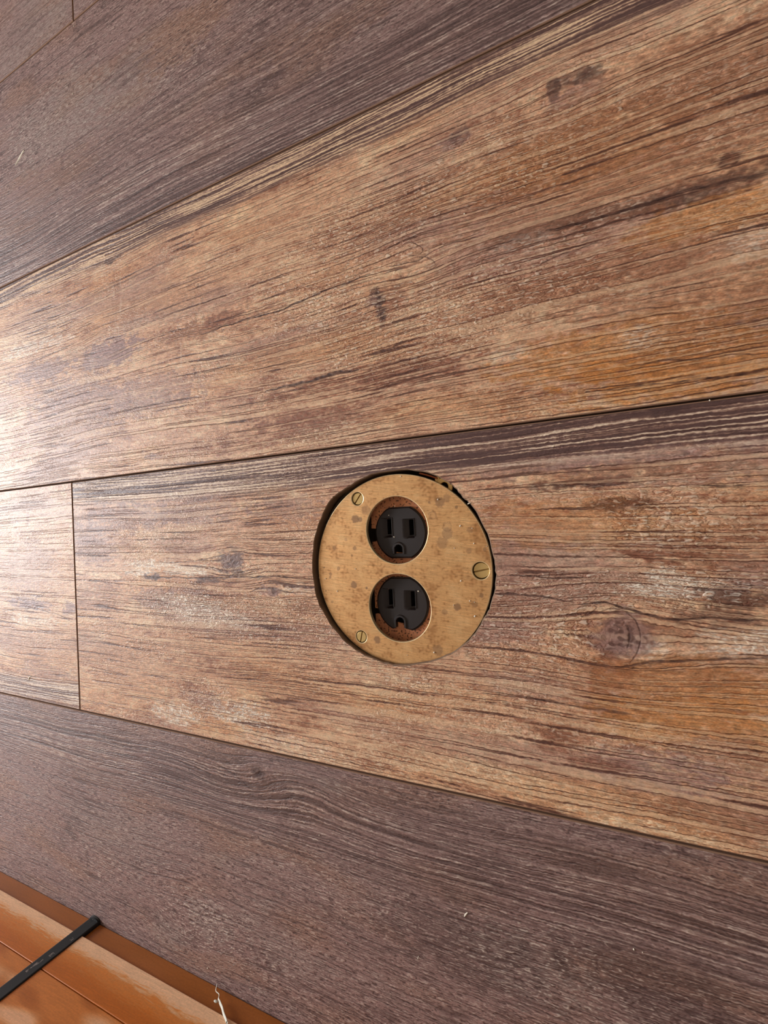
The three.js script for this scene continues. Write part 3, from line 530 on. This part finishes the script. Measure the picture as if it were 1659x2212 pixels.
// receptacle faces: moulded height fields cut to a circle with two flats
const FACE_Y = PLATE_Y - 0.0052;
function mmOn(px, py, o) { const p = rel(px, py, FACE_Y); return [(p[0] - o[0]) * 1000, (p[1] - o[1]) * 1000]; }
const bakelite = new THREE.MeshStandardMaterial({ color: 0x1e1210, roughness: 0.5 });
const FACES = [];
function receptacle(k) {
  const y0 = k ? [867.5, 1304] : [863.5, 1150.5];
  const o = rel(y0[0], y0[1], FACE_Y), HW = k ? 14.7 : 14.6, HH = k ? 13.6 : 13.3;
  const L = k ? mmOn(843, 1291, o) : mmOn(840, 1138, o), Rr = k ? mmOn(891, 1295, o) : mmOn(888, 1139.5, o), G = k ? mmOn(865, 1343, o) : mmOn(861.5, 1186, o);
  FACES.push(o);
  const NX = 150, NZ = 140, pos = [], idx = [], id = new Int32Array((NX + 1) * (NZ + 1)).fill(-1);
  const inside = (x, z) => { const b = k && z > 0 ? HH - 2.2 * Math.exp(-(((x - G[0]) / 3.2) ** 2)) : HH; return Math.hypot(x, z) <= HW && z > -HH && z < b; };
  const hf = (x, z) => {
    let h = -0.35 * (x * x) / (HW * HW);                                        // slightly domed
    const rimD = Math.min(HW - Math.hypot(x, z), HH - Math.abs(z)); h -= 0.5 * (1 - sst(0, 0.7, rimD));
    for (const [q, wd, ht] of [[L, 1.6, 4.0], [Rr, 1.5, 3.9]]) {
      const dx = x - q[0], dz = z - q[1];
      if (dx < wd && dx > -5.2 && dz > -ht - 0.7 && dz < ht + 1.6 - 0.9 * Math.min(0, dx + 2)) h -= 2.3 * sst(-5.2, 0.2, dx) * sst(-ht - 0.9, -ht - 0.5, dz) * (1 - sst(ht + 0.3, ht + 2.2, dz));
      if (dx > wd - 0.02 && dx < wd + 0.55 && Math.abs(dz) < ht + 0.8) h += 0.35;      // moulded lip beside the slot
      if (Math.abs(dx) < wd && Math.abs(dz) < ht) h = -7;
    }
    const gx = x - G[0], gz = z - G[1], gd = gz < 0 ? Math.hypot(gx, gz) : Math.abs(gx);
    if (gz < 2.6 || k) { if (gd > 2.3 && gd < 3.9) h += 0.6 * sst(3.9, 3.2, gd); if (gd < 2.3 && (gz < 2.3 || k)) h = -7; }
    return h;
  };
  for (let j = 0; j <= NZ; j++) for (let i = 0; i <= NX; i++) {
    const x = (i / NX * 2 - 1) * HW * 1.01, z = (j / NZ * 2 - 1) * HH * 1.01;
    // pull outer points onto the outline
    const ins = inside(x, z);
    if (!ins && !inside(x * 0.985, z * 0.985)) continue;
    id[j * (NX + 1) + i] = pos.length / 3; pos.push(x * MM, hf(x, z) * MM, z * MM);
  }
  for (let j = 0; j < NZ; j++) for (let i = 0; i < NX; i++) {
    const a = id[j * (NX + 1) + i], b = id[j * (NX + 1) + i + 1], c = id[(j + 1) * (NX + 1) + i], d = id[(j + 1) * (NX + 1) + i + 1];
    if (a < 0 || b < 0 || c < 0 || d < 0) continue;
    idx.push(a, c, b, b, c, d);
  }
  const edge = new Map();                                                        // skirt down from the open outline
  for (let t = 0; t < idx.length; t += 3) for (let e = 0; e < 3; e++) { const p = idx[t + e], q = idx[t + (e + 1) % 3], key = p < q ? p * 1e6 + q : q * 1e6 + p; edge.has(key) ? edge.set(key, null) : edge.set(key, [p, q]); }
  for (const v of edge.values()) if (v) { const [p, q] = v, b = pos.length / 3; pos.push(pos[p * 3], -0.006, pos[p * 3 + 2], pos[q * 3], -0.006, pos[q * 3 + 2]); idx.push(p, b, q, q, b, b + 1); }
  let g = new THREE.BufferGeometry(); g.setAttribute('position', new THREE.Float32BufferAttribute(pos, 3)); g.setIndex(idx);
  g = g.toNonIndexed(); g.computeVertexNormals();
  const m = part('receptacle', g, bakelite, outlet, k ? 'dark brown socket face with a chipped lower edge' : 'dark brown socket face with two slots and a ground hole');
  m.position.set(o[0], FACE_Y, o[1]);
  const bt2 = new THREE.CylinderGeometry(HW * MM * 0.7, HW * MM * 0.7, 0.001, 24); bt2.translate(0, -0.0085, 0);
  part('contacts', bt2, brassPlain, m, 'brass contacts at the bottom of the slots');
}
receptacle(0); receptacle(1);
{ // rusty speckled strap behind the faces
  const n = 512, a = new Uint8Array(n * n * 4);
  for (let j = 0; j < n; j++) for (let i = 0; i < n; i++) {
    const x = i / n * 90, y = j / n * 90, c1 = n2(x / 5, y / 5), f = n2(x / 1.1, y / 1.0), g2 = n2(x / 0.5, y / 0.5 + 7);
    let r = 214 + 24 * c1 + 16 * g2, g = 142 + 20 * c1 + 14 * g2, b = 98 + 10 * c1 + 12 * g2; const k = sst(0.3, 0.6, f + 0.25 * g2) * 0.75; r += (52 - r) * k; g += (30 - g) * k; b += (20 - b) * k;
    const at = (j * n + i) * 4; a[at] = r; a[at + 1] = g; a[at + 2] = b; a[at + 3] = 255;
  }
  const mat = new THREE.MeshStandardMaterial({ map: dataTex(a, n, n, true), roughness: 0.8 });
  const s = new THREE.Shape(); const hw = 0.0205, hh = 0.0415, cx = (HOLES[0][0] + HOLES[1][0]) / 2 + 0.0028;
  s.moveTo(cx - hw, -hh); s.lineTo(cx + hw, -hh); s.lineTo(cx + hw, hh); s.lineTo(cx - hw, hh);
  // bites on the left edge beside each face
  for (const [hx, hz] of HOLES) { const y = -hz, up = hz < (HOLES[0][1] + HOLES[1][1]) / 2 ? 0.0012 : -0.002, dn = up > 0 ? -0.0062 : -0.0052; s.lineTo(cx - hw, y + up); s.lineTo(cx - hw + 0.0050, y + up - 0.0004); s.lineTo(cx - hw + 0.0054, y + dn + 0.0008); s.lineTo(cx - hw, y + dn); }
  s.closePath();
  for (const c of FACES) s.holes.push(disc(0.0108, 32, c[0], -c[1], true));
  const g = new THREE.ExtrudeGeometry(s, { depth: 0.0012, bevelEnabled: false }); g.rotateX(-Math.PI / 2); g.translate(0, FACE_Y - 0.0030, 0);
  const p = g.attributes.position, uv = g.attributes.uv; for (let i = 0; i < p.count; i++) uv.setXY(i, (p.getX(i) + 0.045) / 0.09, (p.getZ(i) + 0.045) / 0.09);
  part('mounting_strap', g, mat, outlet, 'rusty orange brown speckled strap behind the sockets');
}
{ // box below, with a brass tab and a bit of copper wire in the gap
  const pts = [[0, -0.045], [0.0525, -0.045], [0.0525, -0.0064], [0.0513, -0.0064], [0.0513, -0.0438], [0, -0.0438]].map(([x, y]) => new THREE.Vector2(x, y));
  part('floor_box', new THREE.LatheGeometry(pts, 64), new THREE.MeshStandardMaterial({ color: 0x7a6650, roughness: 0.7, metalness: 0.3 }), outlet, 'brown metal box sunk in the floor');
  const ry = -0.0064;
  const tab = new THREE.Shape(); tab.absarc(0, 0, 0.0042, 0, Math.PI * 2); tab.holes.push(disc(0.0023, 24, 0, 0, true));
  const tg = new THREE.ExtrudeGeometry(tab, { depth: 0.001, bevelEnabled: true, bevelSize: 0.0003, bevelThickness: 0.0003, bevelSegments: 2, curveSegments: 20 }); tg.rotateX(-Math.PI / 2);
  const [tx, tz] = rel(961, 1051, ry); part('tab', tg, brassPlain, outlet, 'yellow brass ring in the gap').position.set(tx, ry, tz);
  const curve = new THREE.CatmullRomCurve3([[906, 1022], [922, 1026], [938, 1031], [946, 1034]].map(([a, b]) => { const q = rel(a, b, ry); return new THREE.Vector3(q[0], ry - 0.0003, q[1]); }));
  part('wire', new THREE.TubeGeometry(curve, 20, 0.0006, 8), new THREE.MeshStandardMaterial({ color: 0xb5653c, metalness: 0.7, roughness: 0.4 }), outlet, 'copper wire in the gap');
  const kg = new THREE.CylinderGeometry(0.0013, 0.0013, 0.003, 16); const [kx, kz] = rel(945, 1036, ry); part('terminal', kg, brassPlain, outlet, 'small brass post in the gap').position.set(kx, ry - 0.0014, kz);
}
add('floor_outlet', outlet, { label: 'round tarnished brass floor outlet with two dark sockets set in a plank', category: 'outlet' });

// ------------------------------------------------------------------ crumbs, slivers and dust
const white = new THREE.MeshStandardMaterial({ color: 0xe9e2cf, roughness: 0.8 });
function sliver(px, w, y, seed) {                                // flat splinter along a pixel polyline
  const pts = px.map(([a, b]) => onLevel(a, b, y)), top = [], r = rng(seed), pos = [], idx = [], n = pts.length;
  for (let i = 0; i < n; i++) {
    const d = pts[Math.min(i + 1, n - 1)].clone().sub(pts[Math.max(i - 1, 0)]).normalize(), s = new THREE.Vector3(-d.z, 0, d.x), k = w[i] * (0.9 + 0.2 * r());
    for (const [q, h] of [[-1, 0.00002], [-0.5, 0.0004], [0.5, 0.0004], [1, 0.00002]]) { const v = pts[i].clone().addScaledVector(s, q * k); pos.push(v.x, y + h * Math.min(1, w[i] / 0.0004), v.z); }
    if (i) { const a = (i - 1) * 4, b = i * 4; for (let q = 0; q < 3; q++) idx.push(a + q, b + q, a + q + 1, a + q + 1, b + q, b + q + 1); idx.push(a + 3, b + 3, a, a, b + 3, b); }
  }
  idx.push(0, 1, 2, 0, 2, 3); const e = (n - 1) * 4; idx.push(e, e + 2, e + 1, e, e + 3, e + 2);
  let g = new THREE.BufferGeometry(); g.setAttribute('position', new THREE.Float32BufferAttribute(pos, 3)); g.setIndex(idx); g = g.toNonIndexed(); g.computeVertexNormals();
  return g;
}
function sliverThing(name, px, w, y, seed, label, cat) {
  const g = sliver(px, w, y, seed); g.computeBoundingBox(); const c = g.boundingBox.getCenter(new THREE.Vector3()); c.y = y; g.translate(-c.x, -c.y, -c.z);
  const m = new THREE.Mesh(g, white); m.position.copy(c); return add(name, m, { label, category: cat });
}
sliverThing('wood_sliver', [[33.5, 357], [38, 349], [43, 340], [48, 331], [52, 325]], [0.0003, 0.0006, 0.0011, 0.0008, 0.0005], 0, 1, 'long whitish sliver lying on the dark plank beyond the light planks', 'sliver');
sliverThing('wood_sliver', [[62, 1468], [63.5, 1463], [68, 1459]], [0.0007, 0.0006, 0.0002], 0, 2, 'small curled whitish chip on the pale plank left of the end joint', 'sliver');
sliverThing('wood_sliver', [[1003, 1980], [1006, 1975], [1010, 1971]], [0.0002, 0.0004, 0.0002], 0, 3, 'thin whitish splinter on the dark plank near the baseboard', 'sliver');
sliverThing('wood_sliver', [[1010, 1089], [1013, 1087.5], [1016.5, 1086]], [0.0002, 0.0003, 0.0002], 0, 4, 'tiny white splinter at the rim of the outlet hole', 'sliver');
{
  const zt = ZE - 0.0022, P = [[468.5, 2126], [467, 2134], [466.5, 2141], [473, 2148], [472, 2158], [475, 2166], [480, 2178], [483, 2190], [487, 2200], [490, 2209]].map(([a, b]) => onWall(a, b, zt));
  const c = new THREE.CatmullRomCurve3(P), g0 = [], N = 60, RS = 7, pos = [], idx = [];
  for (let i = 0; i <= N; i++) { const t = i / N, p = c.getPoint(t), r = (0.22 + 0.5 * sst(0.35, 0.55, t) - 0.1 * sst(0.8, 1, t)) * MM; for (let q = 0; q < RS; q++) { const a = q / RS * Math.PI * 2; pos.push(p.x + Math.cos(a) * r, p.y + Math.sin(a) * r * 0.6, p.z + Math.sin(a) * r * 0.9); } if (i) for (let q = 0; q < RS; q++) { const a = (i - 1) * RS + q, b = (i - 1) * RS + (q + 1) % RS; idx.push(a, b, a + RS, b, b + RS, a + RS); } }
  let g = new THREE.BufferGeometry(); g.setAttribute('position', new THREE.Float32BufferAttribute(pos, 3)); g.setIndex(idx); g.computeVertexNormals();
  const b = new THREE.IcosahedronGeometry(0.0011, 2); const bp = onWall(466, 2163, zt); b.scale(1.3, 0.7, 0.5); b.deleteAttribute('uv'); b.translate(bp.x, bp.y, bp.z);
  const all = mergeGeometries([g.toNonIndexed(), b]); const o = P[0]; all.translate(-o.x, -o.y, -o.z);
  const m = new THREE.Mesh(all, new THREE.MeshStandardMaterial({ color: 0xd8d6c6, roughness: 0.7 })); m.position.copy(o);
  add('thread_scrap', m, { label: 'curly whitish scrap of thread stuck to the orange baseboard', category: 'thread' });
}
{
  const base = new THREE.IcosahedronGeometry(0.00042, 1); base.scale(1, 0.6, 0.8);
  const fl = [[698, 1048, 0.8], [790, 485, 0.9], [921, 448, 1.0], [1003.5, 462, 1.0], [1026.6, 696, 0.9], [158, 203, 1.1], [458, 1594, 0.9], [690, 1804, 0.9], [1533, 865, 0.8], [449, 2091, 1.1], [466, 2097, 0.8], [541, 2136, 0.9], [903, 2070, 0.8], [1369, 2050, 1.0], [749, 2037, 0.8], [1388, 2057, 0.6], [381, 815, 0.7], [517, 795, 0.7], [271, 1208, 0.6], [904, 2066, 0.7], [1008, 1657, 0.7], [318, 1630, 0.7], [160, 57, 1.0], [1014, 1484, 0.6], [745, 1982, 0.7]];
  const pl = [[946, 1079, 1.0], [994.5, 1136, 1.2], [1020, 1141, 0.7], [1024, 1174, 0.9], [1051, 1180, 0.6], [996, 1254.7, 1.1], [1015, 1298, 0.9], [1025, 1301, 0.6], [1026, 1331, 1.3], [938, 1409, 1.1], [703.5, 1250, 0.9], [729, 1277, 0.9], [866, 1029, 0.9], [768, 1229, 0.8], [980, 1307, 0.7], [981.5, 1184, 0.7], [853, 1093, 0.5], [880, 1415, 0.6], [690, 1248, 0.6]];
  const rc = [[904, 1277, 1.1], [851.5, 1160, 1.0], [840, 1113, 0.7]];
  const r = rng(31);
  const put = (list, y, label, group) => list.forEach(([px, py, s]) => { const m = new THREE.Mesh(base, white), p = onLevel(px, py, y); m.position.set(p.x, y + 0.0002 * s, p.z); m.scale.setScalar(s); m.rotation.y = r() * 6; add('dust_speck', m, { label, category: 'dust', group }); });
  const by = (a, b) => fl.filter(([px, py]) => { const z = onLevel(px, py, 0).z; return z >= a && z < b; });
  put(by(-9, row(-1)), 0, 'tiny white dust speck on the dark plank farthest from the orange baseboard', 'dust specks on the far dark plank');
  put(by(row(-1), row(0)), 0, 'tiny white dust speck on the tan plank with dark cracks', 'dust specks on the tan plank');
  put(by(row(0), row(1)), 0, 'tiny white dust speck on the wooden plank around the brass outlet', 'dust specks on the outlet plank');
  put(by(row(1), 9), 0, 'tiny white dust speck on the dark plank along the orange baseboard', 'dust specks on the dark plank by the baseboard');
  put(pl, PLATE_Y, 'tiny white dust speck lying on the brass plate', 'dust specks on the brass plate');
  put(rc, FACE_Y - 0.0001, 'tiny white dust speck on a dark socket face', 'dust specks on the sockets');
}
renderer.render(scene, camera);
